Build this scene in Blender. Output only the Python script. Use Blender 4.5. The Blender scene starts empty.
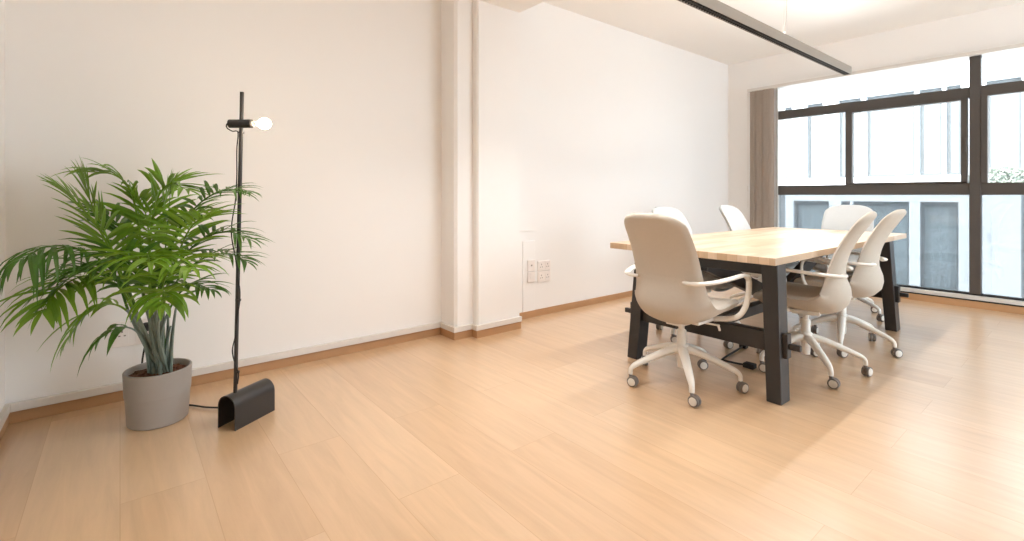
import bpy, bmesh, math, random
from mathutils import Vector, Matrix
random.seed(7)
PI = math.pi
SC = bpy.context.scene
COL = SC.collection

# ------------------------------------------------------------------ camera
# world: X runs along the plant wall towards the window, Y towards the plant wall, Z up
EYE = Vector((0, 0, 1.055))
F, CX, HOR = 484.0, 512.0, 195.0
YAW = math.radians(51)
FWD = Vector((math.cos(YAW), math.sin(YAW), 0))
RGT = Vector((math.sin(YAW), -math.cos(YAW), 0))
cam_d = bpy.data.cameras.new('camera')
cam = bpy.data.objects.new('camera', cam_d)
COL.objects.link(cam)
cam_d.sensor_width = 36
cam_d.lens = F / 1024 * 36
cam_d.shift_y = (HOR - 270.5) / 1024
cam_d.clip_start = 0.05
cam_d.clip_end = 200
cam.location = EYE
cam.rotation_euler = (PI / 2, 0, YAW - PI / 2)
SC.camera = cam


def at(u, v, d):
    """the point seen at photo pixel (u, v), d metres in front of the eye"""
    return EYE + FWD * d + RGT * (d * (u - CX) / F) + Vector((0, 0, d * (HOR - v) / F))


def y_on(x, u):
    a = (u - CX) / F
    return x * (FWD.y + a * RGT.y) / (FWD.x + a * RGT.x)


# ------------------------------------------------------------------ materials
def srgb(r, g, b):
    f = lambda c: (c / 12.92) if c <= 0.04045 else ((c + 0.055) / 1.055) ** 2.4
    return (f(r / 255), f(g / 255), f(b / 255), 1)


def mat(name, col, rough=0.5, metal=0.0, noise=0.0, scale=20, bump=0.0, bscale=None, spec=0.5, coat=0.0, stretch=None):
    m = bpy.data.materials.new(name)
    m.use_nodes = True
    nt = m.node_tree
    b = nt.nodes['Principled BSDF']
    b.inputs['Base Color'].default_value = col
    b.inputs['Roughness'].default_value = rough
    b.inputs['Metallic'].default_value = metal
    b.inputs['Specular IOR Level'].default_value = spec
    b.inputs['Coat Weight'].default_value = coat
    tc = nt.nodes.new('ShaderNodeTexCoord')
    if noise:
        n = nt.nodes.new('ShaderNodeTexNoise')
        n.inputs['Scale'].default_value = scale
        n.inputs['Detail'].default_value = 4
        if stretch:
            mp = nt.nodes.new('ShaderNodeMapping')
            mp.inputs['Scale'].default_value = stretch
            nt.links.new(tc.outputs['Object'], mp.inputs['Vector'])
            nt.links.new(mp.outputs[0], n.inputs['Vector'])
        else:
            nt.links.new(tc.outputs['Object'], n.inputs['Vector'])
        mx = nt.nodes.new('ShaderNodeMix')
        mx.data_type = 'RGBA'
        mx.inputs['A'].default_value = [c * (1 - noise) for c in col[:3]] + [1]
        mx.inputs['B'].default_value = [min(1, c * (1 + noise)) for c in col[:3]] + [1]
        nt.links.new(n.outputs['Fac'], mx.inputs['Factor'])
        nt.links.new(mx.outputs['Result'], b.inputs['Base Color'])
    if bump:
        n2 = nt.nodes.new('ShaderNodeTexNoise')
        n2.inputs['Scale'].default_value = bscale or scale * 4
        n2.inputs['Detail'].default_value = 3
        nt.links.new(tc.outputs['Object'], n2.inputs['Vector'])
        bp = nt.nodes.new('ShaderNodeBump')
        bp.inputs['Strength'].default_value = bump
        bp.inputs['Distance'].default_value = 0.002
        nt.links.new(n2.outputs['Fac'], bp.inputs['Height'])
        nt.links.new(bp.outputs['Normal'], b.inputs['Normal'])
    return m


def emis(name, col, strength):
    m = bpy.data.materials.new(name)
    m.use_nodes = True
    b = m.node_tree.nodes['Principled BSDF']
    b.inputs['Base Color'].default_value = col
    b.inputs['Emission Color'].default_value = col
    b.inputs['Emission Strength'].default_value = strength
    return m


def glass_mat(name, tint, gloss_tint, milk=0.0, milk_col=(0.8, 0.85, 0.9, 1), reflect=1.0):
    """thin clear pane: light passes straight through, a fresnel share mirrors, a milky share scatters"""
    m = bpy.data.materials.new(name)
    m.use_nodes = True
    nt = m.node_tree
    nt.nodes.remove(nt.nodes['Principled BSDF'])
    out = nt.nodes['Material Output']
    tr = nt.nodes.new('ShaderNodeBsdfTransparent')
    tr.inputs['Color'].default_value = tint
    gl = nt.nodes.new('ShaderNodeBsdfGlossy')
    gl.inputs['Color'].default_value = gloss_tint
    gl.inputs['Roughness'].default_value = 0.01
    fr = nt.nodes.new('ShaderNodeFresnel')
    fr.inputs['IOR'].default_value = 1.45
    src = tr.outputs[0]
    if milk:
        df = nt.nodes.new('ShaderNodeBsdfDiffuse')
        df.inputs['Color'].default_value = milk_col
        tl = nt.nodes.new('ShaderNodeBsdfTranslucent')
        tl.inputs['Color'].default_value = milk_col
        ad = nt.nodes.new('ShaderNodeMixShader')
        ad.inputs['Fac'].default_value = 0.6
        nt.links.new(df.outputs[0], ad.inputs[1])
        nt.links.new(tl.outputs[0], ad.inputs[2])
        mm = nt.nodes.new('ShaderNodeMixShader')
        mm.inputs['Fac'].default_value = milk
        nt.links.new(src, mm.inputs[1])
        nt.links.new(ad.outputs[0], mm.inputs[2])
        src = mm.outputs[0]
    mx = nt.nodes.new('ShaderNodeMixShader')
    if reflect != 1.0:
        mu = nt.nodes.new('ShaderNodeMath')
        mu.operation = 'MULTIPLY'
        mu.inputs[1].default_value = reflect
        nt.links.new(fr.outputs[0], mu.inputs[0])
        nt.links.new(mu.outputs[0], mx.inputs['Fac'])
    else:
        nt.links.new(fr.outputs[0], mx.inputs['Fac'])
    nt.links.new(src, mx.inputs[1])
    nt.links.new(gl.outputs[0], mx.inputs[2])
    nt.links.new(mx.outputs[0], out.inputs['Surface'])
    return m


def plank_mat(name, c1, c2, groove, w, l, along_y, rough=0.35, grain=0.10, offset=0.37, gap=0.0012, coat=0.0):
    """boards of width w and length l, each its own tone, with long grain"""
    m = bpy.data.materials.new(name)
    m.use_nodes = True
    nt = m.node_tree
    b = nt.nodes['Principled BSDF']
    N = nt.nodes.new
    L = nt.links.new
    tc = N('ShaderNodeTexCoord')
    mp = N('ShaderNodeMapping')
    if along_y:
        mp.inputs['Rotation'].default_value = (0, 0, PI / 2)
    L(tc.outputs['Object'], mp.inputs['Vector'])
    br = N('ShaderNodeTexBrick')
    br.offset = offset
    br.offset_frequency = 2
    br.inputs['Scale'].default_value = 1
    br.inputs['Brick Width'].default_value = l
    br.inputs['Row Height'].default_value = w
    br.inputs['Mortar Size'].default_value = gap
    br.inputs['Mortar Smooth'].default_value = 0.3
    br.inputs['Bias'].default_value = 0
    br.inputs['Color1'].default_value = c1
    br.inputs['Color2'].default_value = c2
    br.inputs['Mortar'].default_value = groove
    L(mp.outputs[0], br.inputs['Vector'])
    # long grain, shifted from board to board by the board's own tone
    sc = N('ShaderNodeMapping')
    sc.inputs['Scale'].default_value = (1.6, 16, 1)
    L(mp.outputs[0], sc.inputs['Vector'])
    ad = N('ShaderNodeVectorMath')
    ad.operation = 'MULTIPLY_ADD'
    ad.inputs[1].default_value = (60, 60, 60)
    L(br.outputs['Color'], ad.inputs[0])
    L(sc.outputs[0], ad.inputs[2])
    nz = N('ShaderNodeTexNoise')
    nz.inputs['Scale'].default_value = 1.3
    nz.inputs['Detail'].default_value = 6
    nz.inputs['Roughness'].default_value = 0.6
    nz.inputs['Distortion'].default_value = 0.6
    L(ad.outputs[0], nz.inputs['Vector'])
    rg = N('ShaderNodeMapRange')
    rg.inputs['From Min'].default_value = 0.3
    rg.inputs['From Max'].default_value = 0.7
    rg.inputs['To Min'].default_value = 1 - grain
    rg.inputs['To Max'].default_value = 1 + grain
    L(nz.outputs['Fac'], rg.inputs['Value'])
    vm = N('ShaderNodeVectorMath')
    vm.operation = 'SCALE'
    L(br.outputs['Color'], vm.inputs[0])
    L(rg.outputs[0], vm.inputs['Scale'])
    L(vm.outputs[0], b.inputs['Base Color'])
    b.inputs['Roughness'].default_value = rough
    b.inputs['Coat Weight'].default_value = coat
    b.inputs['Coat Roughness'].default_value = 0.27
    return m


M = {}
M['wall'] = mat('white_wall_paint', srgb(237, 234, 231), 0.75, noise=0.012, scale=1.5, bump=0.05, bscale=120)
M['ceiling'] = mat('ceiling_paint', srgb(240, 237, 233), 0.85, noise=0.01, scale=1.2)
M['floor'] = plank_mat('oak_vinyl_planks', srgb(211, 177, 141), srgb(201, 165, 128), srgb(190, 153, 115), 0.25, 1.55, True, 0.34, 0.085, coat=1.0)
M['skirting'] = mat('oak_skirting', srgb(178, 136, 96), 0.5, noise=0.10, scale=9)
M['trunking'] = mat('white_trunking', srgb(216, 210, 203), 0.45, noise=0.01)
M['alu'] = mat('dark_window_frame', srgb(74, 68, 64), 0.45, noise=0.03)
M['sill'] = mat('pale_sill_metal', srgb(216, 214, 210), 0.35, metal=0.3, noise=0.02)
M['black_gasket'] = mat('black_gasket', srgb(30, 29, 28), 0.5, noise=0.05)
M['glass'] = glass_mat('clear_glass', (0.97, 0.98, 0.98, 1), (1, 1, 1, 1), 0.03)
M['glass_low'] = glass_mat('low_glass', (0.44, 0.455, 0.465, 1), (0.9, 0.95, 1, 1), 0.10, (0.78, 0.84, 0.88, 1))
M['fabric'] = mat('beige_wool', srgb(192, 183, 171), 0.9, noise=0.03, scale=60, bump=0.25, bscale=900, spec=0.2)
M['fabric_pale'] = mat('pale_grey_wool', srgb(182, 183, 182), 0.9, noise=0.03, scale=60, bump=0.25, bscale=900, spec=0.2)
M['white_metal'] = mat('white_coated_metal', srgb(232, 227, 219), 0.35, noise=0.01)
M['white_plastic'] = mat('white_plastic', srgb(226, 221, 213), 0.4, noise=0.01)
M['grey_rubber'] = mat('grey_rubber', srgb(118, 110, 104), 0.6, noise=0.04)
M['black_wood'] = mat('black_stained_wood', srgb(46, 42, 40), 0.42, noise=0.15, scale=25, bump=0.1, bscale=90)
M['top'] = plank_mat('oak_butcher_block', srgb(214, 191, 166), srgb(186, 156, 124), srgb(160, 126, 92), 0.055, 0.55, False, 0.32, 0.12, 0.41, 0.0006)
M['pot'] = mat('grey_pot_plastic', srgb(160, 153, 146), 0.6, noise=0.02, scale=30)
M['soil'] = mat('brown_soil', srgb(96, 58, 38), 0.95, noise=0.5, scale=70, bump=1.0, bscale=140)
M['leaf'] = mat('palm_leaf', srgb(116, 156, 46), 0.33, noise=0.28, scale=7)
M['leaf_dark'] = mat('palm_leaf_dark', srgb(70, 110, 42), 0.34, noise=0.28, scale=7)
M['cane'] = mat('palm_cane', srgb(118, 132, 122), 0.5, noise=0.25, scale=25)
for k in ('leaf', 'leaf_dark'):           # thin blades let some light through
    nt_ = M[k].node_tree
    pb = nt_.nodes['Principled BSDF']
    tl_ = nt_.nodes.new('ShaderNodeBsdfTranslucent')
    tl_.inputs['Color'].default_value = srgb(120, 160, 40) if k == 'leaf' else srgb(92, 136, 36)
    ms_ = nt_.nodes.new('ShaderNodeMixShader')
    ms_.inputs['Fac'].default_value = 0.3
    nt_.links.new(pb.outputs[0], ms_.inputs[1])
    nt_.links.new(tl_.outputs[0], ms_.inputs[2])
    nt_.links.new(ms_.outputs[0], nt_.nodes['Material Output'].inputs['Surface'])
M['black_metal'] = mat('black_lacquered_steel', srgb(44, 40, 38), 0.38, noise=0.04)
M['black_cord'] = mat('black_cord', srgb(28, 26, 25), 0.6, noise=0.05)
M['bulb'] = emis('lit_bulb', (1.0, 0.83, 0.60, 1), 55)
M['lamp_grey'] = mat('taupe_aluminium', srgb(150, 140, 129), 0.42, metal=0.2, noise=0.02)
M['louver'] = mat('black_louver', srgb(40, 36, 33), 0.5, noise=0.03)
M['strip'] = emis('light_strip', (1.0, 0.93, 0.84, 1), 3.0)
M['wire'] = mat('pale_wire', srgb(214, 208, 200), 0.5, noise=0.01)
M['blind'] = mat('taupe_blind_fabric', srgb(150, 136, 124), 0.8, noise=0.05, scale=40, bump=0.2, bscale=400)
M['socket'] = mat('socket_plastic', srgb(236, 228, 222), 0.4, noise=0.01)
M['socket_hole'] = mat('socket_holes', srgb(128, 118, 112), 0.6, noise=0.05)
M['facade'] = mat('white_facade_panel', srgb(226, 228, 230), 0.7, noise=0.03, scale=1.2)
M['facade_frame'] = mat('pale_facade_frame', srgb(84, 88, 90), 0.5, noise=0.04)
M['facade_glass'] = glass_mat('facade_glass', (0.9, 0.93, 0.94, 1), (1, 1, 1, 1), 0.35, (0.85, 0.87, 0.88, 1))
M['facade_glass_low'] = glass_mat('facade_glass_low', (0.95, 0.97, 0.97, 1), (1, 1, 1, 1), 0.12, (0.8, 0.85, 0.88, 1))
M['curtain_white'] = mat('white_net_curtain', srgb(188, 193, 194), 0.9, noise=0.35, scale=4, stretch=(1, 2.2, 0.12))  # stretched noise paints the shading of vertical folds into the colour
M['curtain_blue'] = mat('blue_grey_curtain', srgb(196, 204, 207), 0.9, noise=0.5, scale=4, stretch=(1, 2.2, 0.14))
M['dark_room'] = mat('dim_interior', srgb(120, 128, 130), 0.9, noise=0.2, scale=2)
M['street'] = mat('asphalt', srgb(120, 120, 120), 0.9, noise=0.1, scale=6)
M['tree_leaf'] = mat('tree_leaf', srgb(150, 158, 146), 0.7, noise=0.25, scale=5)
M['bark'] = mat('bark', srgb(104, 92, 80), 0.9, noise=0.2, scale=20)


# ------------------------------------------------------------------ mesh helpers
def obj(name, bm, m, parent=None, smooth=False, bevel=0.0, seg=2, autosm=40, subsurf=0, kind=None, label=None):
    me = bpy.data.meshes.new(name)
    bmesh.ops.recalc_face_normals(bm, faces=bm.faces[:])
    bm.to_mesh(me)
    bm.free()
    for mm in (m if isinstance(m, (list, tuple)) else [m]):
        me.materials.append(mm)
    if smooth:
        me.shade_smooth()
        if autosm:
            me.set_sharp_from_angle(angle=math.radians(autosm))
    o = bpy.data.objects.new(name, me)
    COL.objects.link(o)
    if parent is not None:
        o.parent = parent
    if bevel:
        b = o.modifiers.new('bevel', 'BEVEL')
        b.width = bevel
        b.segments = seg
        b.limit_method = 'ANGLE'
        b.angle_limit = math.radians(35)
    if subsurf:
        s = o.modifiers.new('subsurf', 'SUBSURF')
        s.levels = subsurf
        s.render_levels = subsurf
    if kind:
        o['kind'] = kind
    if label:
        o['label'] = label
    return o


def tag(o, label, cat, group=None, kind=None):
    o['label'] = label
    o['category'] = cat
    if group:
        o['group'] = group
    if kind:
        o['kind'] = kind
    return o


def thing(name, label, cat, loc=(0, 0, 0), rz=0, group=None):
    o = bpy.data.objects.new(name, None)
    o.empty_display_size = 0.1
    COL.objects.link(o)
    o.location = loc
    o.rotation_euler = (0, 0, rz)
    return tag(o, label, cat, group)


def kids(o):
    return [c for c in COL.objects if c.parent == o]


def copy_tree(o, parent=None):
    c = o.copy()
    COL.objects.link(c)
    if parent is not None:
        c.parent = parent
    for ch in kids(o):
        copy_tree(ch, c)
    return c


def box(bm, lo, hi, mi=0):
    r = bmesh.ops.create_cube(bm, size=1)
    lo, hi = Vector(lo), Vector(hi)
    for v in r['verts']:
        v.co = Vector([lo[i] + (v.co[i] + 0.5) * (hi[i] - lo[i]) for i in range(3)])
    if mi:
        for f in {f for v in r['verts'] for f in v.link_faces}:
            f.material_index = mi
    return r['verts']


def hexa(bm, bottom, top):
    """a solid with four bottom and four top corners"""
    vs = [bm.verts.new(p) for p in list(bottom) + list(top)]
    bm.faces.new(vs[:4][::-1])
    bm.faces.new(vs[4:])
    for i in range(4):
        j = (i + 1) % 4
        bm.faces.new((vs[i], vs[j], vs[4 + j], vs[4 + i]))


def beam(bm, a, b, w, h, up=Vector((0, 0, 1))):
    """a straight bar of section w x h from a to b"""
    a, b = Vector(a), Vector(b)
    t = (b - a).normalized()
    s = t.cross(up).normalized()
    n = s.cross(t).normalized()
    q = [(-w / 2, -h / 2), (w / 2, -h / 2), (w / 2, h / 2), (-w / 2, h / 2)]
    hexa(bm, [a + s * x + n * y for x, y in q], [b + s * x + n * y for x, y in q])


def prism(bm, pts, z0, z1):
    lo = [bm.verts.new((x, y, z0)) for x, y in pts]
    hi = [bm.verts.new((x, y, z1)) for x, y in pts]
    bm.faces.new(lo[::-1])
    bm.faces.new(hi)
    n = len(pts)
    for i in range(n):
        j = (i + 1) % n
        bm.faces.new((lo[i], lo[j], hi[j], hi[i]))


def catmull(pts, n):
    P = [Vector(p) for p in pts]
    P = [P[0] * 2 - P[1]] + P + [P[-1] * 2 - P[-2]]
    out = []
    segs = len(P) - 3
    for i in range(segs):
        for k in range(n):
            t = k / n
            p0, p1, p2, p3 = P[i:i + 4]
            out.append(0.5 * ((2 * p1) + (p2 - p0) * t + (2 * p0 - 5 * p1 + 4 * p2 - p3) * t * t + (3 * p1 - p0 - 3 * p2 + p3) * t ** 3))
    out.append(P[-2].copy())
    return out


def tube(bm, pts, rad, sides=8, flat=1.0, ref=None, caps=True):
    """sweep a round (or flattened) section along pts; rad a number or a function of 0..1"""
    pts = [Vector(p) for p in pts]
    rings = []
    n = len(pts)
    up = Vector(ref) if ref is not None else Vector((0, 0, 1))
    prev = None
    for i, p in enumerate(pts):
        t = (pts[min(i + 1, n - 1)] - pts[max(i - 1, 0)]).normalized()
        if prev is None:
            s = t.cross(up)
            if s.length < 1e-3:
                s = t.cross(Vector((1, 0, 0)))
        else:
            s = prev - t * prev.dot(t)
        s.normalize()
        prev = s
        q = s.cross(t).normalized()
        r = rad(i / (n - 1)) if callable(rad) else rad
        rings.append([bm.verts.new(p + s * (r * math.cos(2 * PI * k / sides)) + q * (r * flat * math.sin(2 * PI * k / sides))) for k in range(sides)])
    for a, b in zip(rings, rings[1:]):
        for k in range(sides):
            j = (k + 1) % sides
            bm.faces.new((a[k], a[j], b[j], b[k]))
    if caps:
        bm.faces.new(rings[0][::-1])
        bm.faces.new(rings[-1])


def lathe(bm, prof, sides=32, axis='Z', origin=(0, 0, 0)):
    """turn a profile [(r, h)] about an axis; closes ends that sit on the axis"""
    o = Vector(origin)

    def P(r, h, a):
        c, s = r * math.cos(a), r * math.sin(a)
        return o + (Vector((c, s, h)) if axis == 'Z' else Vector((h, c, s)) if axis == 'X' else Vector((c, h, s)))
    rings = []
    for r, h in prof:
        if r < 1e-6:
            rings.append([bm.verts.new(P(0, h, 0))])
        else:
            rings.append([bm.verts.new(P(r, h, 2 * PI * k / sides)) for k in range(sides)])
    for a, b in zip(rings, rings[1:]):
        for k in range(sides):
            j = (k + 1) % sides
            if len(a) == 1 and len(b) == 1:
                continue
            if len(a) == 1:
                bm.faces.new((a[0], b[k], b[j]))
            elif len(b) == 1:
                bm.faces.new((a[k], a[j], b[0]))
            else:
                bm.faces.new((a[k], a[j], b[j], b[k]))


def quick(name, m, lo, hi, parent=None, bevel=0.0, kind=None):
    bm = bmesh.new()
    box(bm, lo, hi)
    return obj(name, bm, m, parent, bevel=bevel, kind=kind)


# ------------------------------------------------------------------ the room
XL, XW = -0.412, 6.235          # left wall, window plane
YB, YR = 3.20, 3.15             # plant wall, wall beyond the pillar
YE = -2.6                       # how far the room runs behind the eye
ZC, ZL = 2.76, 2.38             # ceiling, lintel underside
S = 'structure'

quick('floor', M['floor'], (XL - 0.2, YE, -0.12), (XW + 0.02, YB + 0.2, 0), kind=S)
quick('ceiling', M['ceiling'], (XL - 0.2, YE, ZC), (XW + 0.25, YB + 0.2, ZC + 0.2), kind=S)
quick('wall_left', M['wall'], (XL - 0.2, YE, 0), (XL, YB + 0.2, ZC), kind=S)
quick('wall_back', M['wall'], (XL, YB, 0), (2.05, YB + 0.2, ZC), kind=S)
quick('wall_back_far', M['wall'], (2.05, YR, 0), (XW + 0.25, YB + 0.2, ZC), kind=S)
quick('wall_light_block', M['wall'], (XL - 0.2, YE - 0.2, 0), (3.0, YE, ZC), kind=S)  # unseen part-width wall added behind the eye to darken the near left
# stub of wall beside the window and the lintel over it
Y_OPEN = 2.56
bm = bmesh.new()
box(bm, (XW - 0.03, Y_OPEN, 0), (XW + 0.25, YR, ZC))
box(bm, (XW - 0.03, YE, ZL), (XW + 0.25, Y_OPEN, ZC))
obj('wall_window', bm, M['wall'], kind=S)
# stepped pillar, and the beam that runs from it across the room
PX0, PX1, PX2 = 1.90, 2.055, 2.46
PY1, PY2 = 3.005, 2.945
bm = bmesh.new()
prism(bm, [(PX0, YB + 0.05), (PX0, PY1 + 0.02), (PX0 + 0.02, PY1), (PX1, PY1), (PX1, PY2 + 0.012), (PX1 + 0.012, PY2), (PX2, PY2), (PX2, YB + 0.05)], 0, ZC)
obj('wall_pillar', bm, M['wall'], kind=S)
quick('ceiling_beam', M['ceiling'], (PX1 + 0.012, YE, 2.50), (PX2, PY2 + 0.01, ZC), kind=S)

# skirting: oak board, with a white trunking strip on top left of and around the pillar
bm = bmesh.new()
T = 0.014
box(bm, (XL + T, YB - T, 0), (PX0 - T, YB, 0.056))
obj('baseboard_back', bm, M['skirting'], kind=S, bevel=0.002)
quick('baseboard_left', M['skirting'], (XL, YE, 0), (XL + T, YB, 0.056), kind=S, bevel=0.002)
quick('baseboard_back_far', M['skirting'], (PX2, YR - T, 0), (XW - 0.03, YR, 0.056), kind=S, bevel=0.002)


def wrap(z0, z1, t, name, m):
    bm = bmesh.new()
    outer = [(PX0 - t, YB - 0.002), (PX0 - t, PY1 - t), (PX1 - t, PY1 - t), (PX1 - t, PY2 - t), (PX2 + t * 0.3, PY2 - t), (PX2 + t * 0.3, PY2 + 0.05)]
    inner = [(PX0, YB - 0.002), (PX0, PY1), (PX1, PY1), (PX1, PY2), (PX2, PY2), (PX2, PY2 + 0.05)]
    n = len(outer)
    vs = [[bm.verts.new((x, y, z)) for x, y in pts] for pts, z in ((outer, z0), (outer, z1), (inner, z1), (inner, z0))]
    for i in range(n - 1):
        for a, b in ((0, 1), (1, 2), (2, 3), (3, 0)):
            bm.faces.new((vs[a][i], vs[a][i + 1], vs[b][i + 1], vs[b][i]))
    for i in (0, n - 1):
        bm.faces.new([vs[k][i] for k in range(4)])
    return obj(name, bm, m, kind=S, bevel=0.0015)


wrap(0, 0.056, 0.016, 'baseboard_pillar', M['skirting'])
wrap(0.0565, 0.094, 0.024, 'trim_1', M['trunking'])
bm = bmesh.new()
box(bm, (XL + 0.02, YB - 0.027, 0.0565), (PX0 - 0.025, YB, 0.094))
obj('trim_2', bm, M['trunking'], kind=S, bevel=0.002)
quick('trim_3', M['trunking'], (XL, YE, 0.0565), (XL + 0.02, YB, 0.094), kind=S, bevel=0.002)

# ------------------------------------------------------------------ the window
win = bpy.data.objects.new('window_1', None)
COL.objects.link(win)
win['kind'] = S


def wpart(name, m, y0, y1, z0, z1, x0=XW - 0.02, x1=XW + 0.05, bevel=0.003):
    return quick(name, m, (x0, min(y0, y1), z0), (x1, max(y0, y1), z1), win, bevel)


Z_T0, Z_T1 = 1.972, 2.072       # top transom
Z_M0, Z_M1 = 1.056, 1.168       # middle transom
Z_S = 0.128                     # sill
A0, A1 = y_on(XW, 852.5), y_on(XW, 845.8)     # slim mullion between the two left sashes
B0, B1 = 0.752, 0.832                          # the main post
YN = YE
bands = []
wpart('transom', M['alu'], YN, Y_OPEN, Z_T0, Z_T1)
wpart('transom', M['alu'], YN, Y_OPEN, Z_M0, Z_M1)
wpart('mullion', M['alu'], A0, A1, Z_M1, Z_T0)
PITCH = 1.76
posts = [0.792, 0.792 - PITCH, 0.792 - 2 * PITCH + 0.15]
for i, yc in enumerate(posts):
    wpart('mullion', M['alu'], yc - 0.040, yc + 0.040, Z_S, ZL, XW - 0.03)
    # stiles of the sashes on each side of the post, in the middle band
    wpart('sash_stile', M['alu'], yc + 0.052, yc + 0.098, Z_M1, Z_T0, XW - 0.035)
    wpart('sash_stile', M['alu'], yc - 0.085, yc - 0.040, Z_M1, Z_T0, XW - 0.035)
    if i:
        wpart('mullion', M['alu'], yc + 0.98, yc + 1.04, Z_M1, Z_T0)
wpart('sash_rail', M['alu'], A0, 0.85, Z_M1, Z_M1 + 0.018, XW - 0.035)
wpart('sash_rail', M['alu'], A0, 0.85, Z_T0 - 0.018, Z_T0, XW - 0.035)
wpart('window_handle', M['alu'], 0.845, 0.862, Z_M1 + 0.3, Z_M1 + 0.42, XW - 0.065, XW - 0.035, 0.004)
# outer frame, track and sill
wpart('frame_side', M['sill'], Y_OPEN - 0.025, Y_OPEN, Z_S, ZL, XW - 0.03)
wpart('frame_head', M['sill'], YN, Y_OPEN, ZL - 0.018, ZL, XW - 0.03)
wpart('bottom_rail', M['black_gasket'], YN, Y_OPEN, Z_S - 0.014, Z_S + 0.004, XW - 0.005)
wpart('window_sill', M['sill'], YN, Y_OPEN, 0.076, Z_S - 0.014, XW - 0.04, XW + 0.1)
wpart('sill_gasket', M['black_gasket'], YN, Y_OPEN, 0.064, 0.076, XW - 0.045, XW + 0.1)
quick('baseboard_window', M['skirting'], (XW - 0.042, YE, 0), (XW + 0.1, Y_OPEN, 0.064), kind=S, bevel=0.002)
# panes
edges = [Y_OPEN - 0.025] + [v for p in posts for v in (p + 0.04, p - 0.04)] + [YN]
for k in range(0, len(edges) - 1, 2):
    y1, y0 = edges[k], edges[k + 1]
    if y1 - y0 < 0.05:
        continue
    for z0, z1, g in ((Z_S, Z_M0, 'glass_low'), (Z_M1, Z_T0, 'glass'), (Z_T1, ZL - 0.018, 'glass')):
        wpart('pane', M[g], y0, y1, z0, z1, XW + 0.012, XW + 0.018, 0)

# ------------------------------------------------------------------ the building across the street
XF = 15.0
b = thing('office_building', 'white panelled office building with curtained windows across the street', 'building', (XF, 0, -4.2))
ZB = -4.2


def fz(v, u):
    d = XF / (FWD.x + (u - CX) / F * RGT.x)
    return EYE.z + (HOR - v) / F * d


rowsz = [(-1.75, 0.89), (1.52, 3.60), (4.55, 6.6)]
cuts_up = [(779, 792), (806.5, 823), (838, 861), (866, 914.5), (919, 942), (946, 961), (986, 1022)]
cuts_lo = [(779.5, 785), (793.5, 829), (841, 850), (853, 909), (920, 958.5), (993, 1021)]


def spans(cuts):
    out = [(y_on(XF, b_), y_on(XF, a_)) for a_, b_ in cuts]
    hi = out[0][1]
    for k in range(4):                       # carry the rhythm on to the left
        out.append((hi + 0.5 + k * 2.1, hi + 2.2 + k * 2.1))
    lo = min(o[0] for o in out)
    for k in range(5):                       # and to the right
        out.append((lo - 2.3 - k * 2.6, lo - 0.35 - k * 2.6))
    return sorted(out)


Y0F, Y1F = -17.5, 21.0
wb = bmesh.new()
levels = [ZB, rowsz[0][0], rowsz[0][1], rowsz[1][0], rowsz[1][1], rowsz[2][0], rowsz[2][1], 8.0]
for k in range(0, 8, 2):
    box(wb, (0, Y0F, levels[k] - ZB), (0.35, Y1F, levels[k + 1] - ZB))
rows = [spans(cuts_lo), spans(cuts_up), spans(cuts_up)]
for (z0, z1), sp in zip(rowsz, rows):
    e = [Y0F] + [v for s_ in sp for v in s_] + [Y1F]
    for k in range(0, len(e), 2):
        if e[k + 1] - e[k] > 0.01:
            box(wb, (0, e[k], z0 - ZB), (0.35, e[k + 1], z1 - ZB))
box(wb, (3.0, Y0F, 0), (3.3, Y1F, 8 - ZB))
obj('facade_wall', wb, M['facade'], b)
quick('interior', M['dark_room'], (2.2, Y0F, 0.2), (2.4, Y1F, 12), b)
for ri, ((z0, z1), sp) in enumerate(zip(rowsz, rows)):
    for (y0, y1) in sp:
        f = bmesh.new()
        fw = 0.05
        zz0, zz1 = z0 - ZB, z1 - ZB
        box(f, (0.12, y0, zz0), (0.2, y0 + fw, zz1))
        box(f, (0.12, y1 - fw, zz0), (0.2, y1, zz1))
        box(f, (0.12, y0 + fw, zz0), (0.2, y1 - fw, zz0 + fw))
        box(f, (0.12, y0 + fw, zz1 - 0.11), (0.2, y1 - fw, zz1))
        if y1 - y0 > 1.2:
            ym = y0 + (y1 - y0) * 0.62
            box(f, (0.12, ym - fw / 2, zz0 + fw), (0.2, ym + fw / 2, zz1 - fw))
        fo = obj('window', f, M['facade_frame'], b)
        quick('pane', M['facade_glass_low' if ri == 0 else 'facade_glass'], (0.155, y0 + fw, zz0 + fw), (0.165, y1 - fw, zz1 - fw), fo)
        # a curtain hanging in folds behind the pane
        cb = bmesh.new()
        n = max(10, int((y1 - y0) * 22))
        yy0, yy1 = y0 + 0.02, y1 - 0.02
        if ri == 1 and y1 - y0 < 0.8:
            yy0 = y0 + (y1 - y0) * 0.3
        ph = random.random() * 6
        cols = []
        for i in range(n + 1):
            t = i / n
            x = 0.27 + 0.07 * math.sin(ph + i * 0.95) + 0.02 * math.sin(i * 0.63)
            cols.append((cb.verts.new((x, yy0 + (yy1 - yy0) * t, zz0 - 0.05)), cb.verts.new((x, yy0 + (yy1 - yy0) * t, zz1 + 0.05))))
        for c0, c1 in zip(cols, cols[1:]):
            cb.faces.new((c0[0], c1[0], c1[1], c0[1]))
        co = obj('curtain', cb, M['curtain_blue' if ri == 0 else 'curtain_white'], fo, smooth=True, autosm=0)
        so = co.modifiers.new('thick', 'SOLIDIFY')
        so.thickness = 0.004
quick('street_ground', M['street'], (XW + 0.3, -30, -4.4), (40, 30, -4.2), kind=S)

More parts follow.
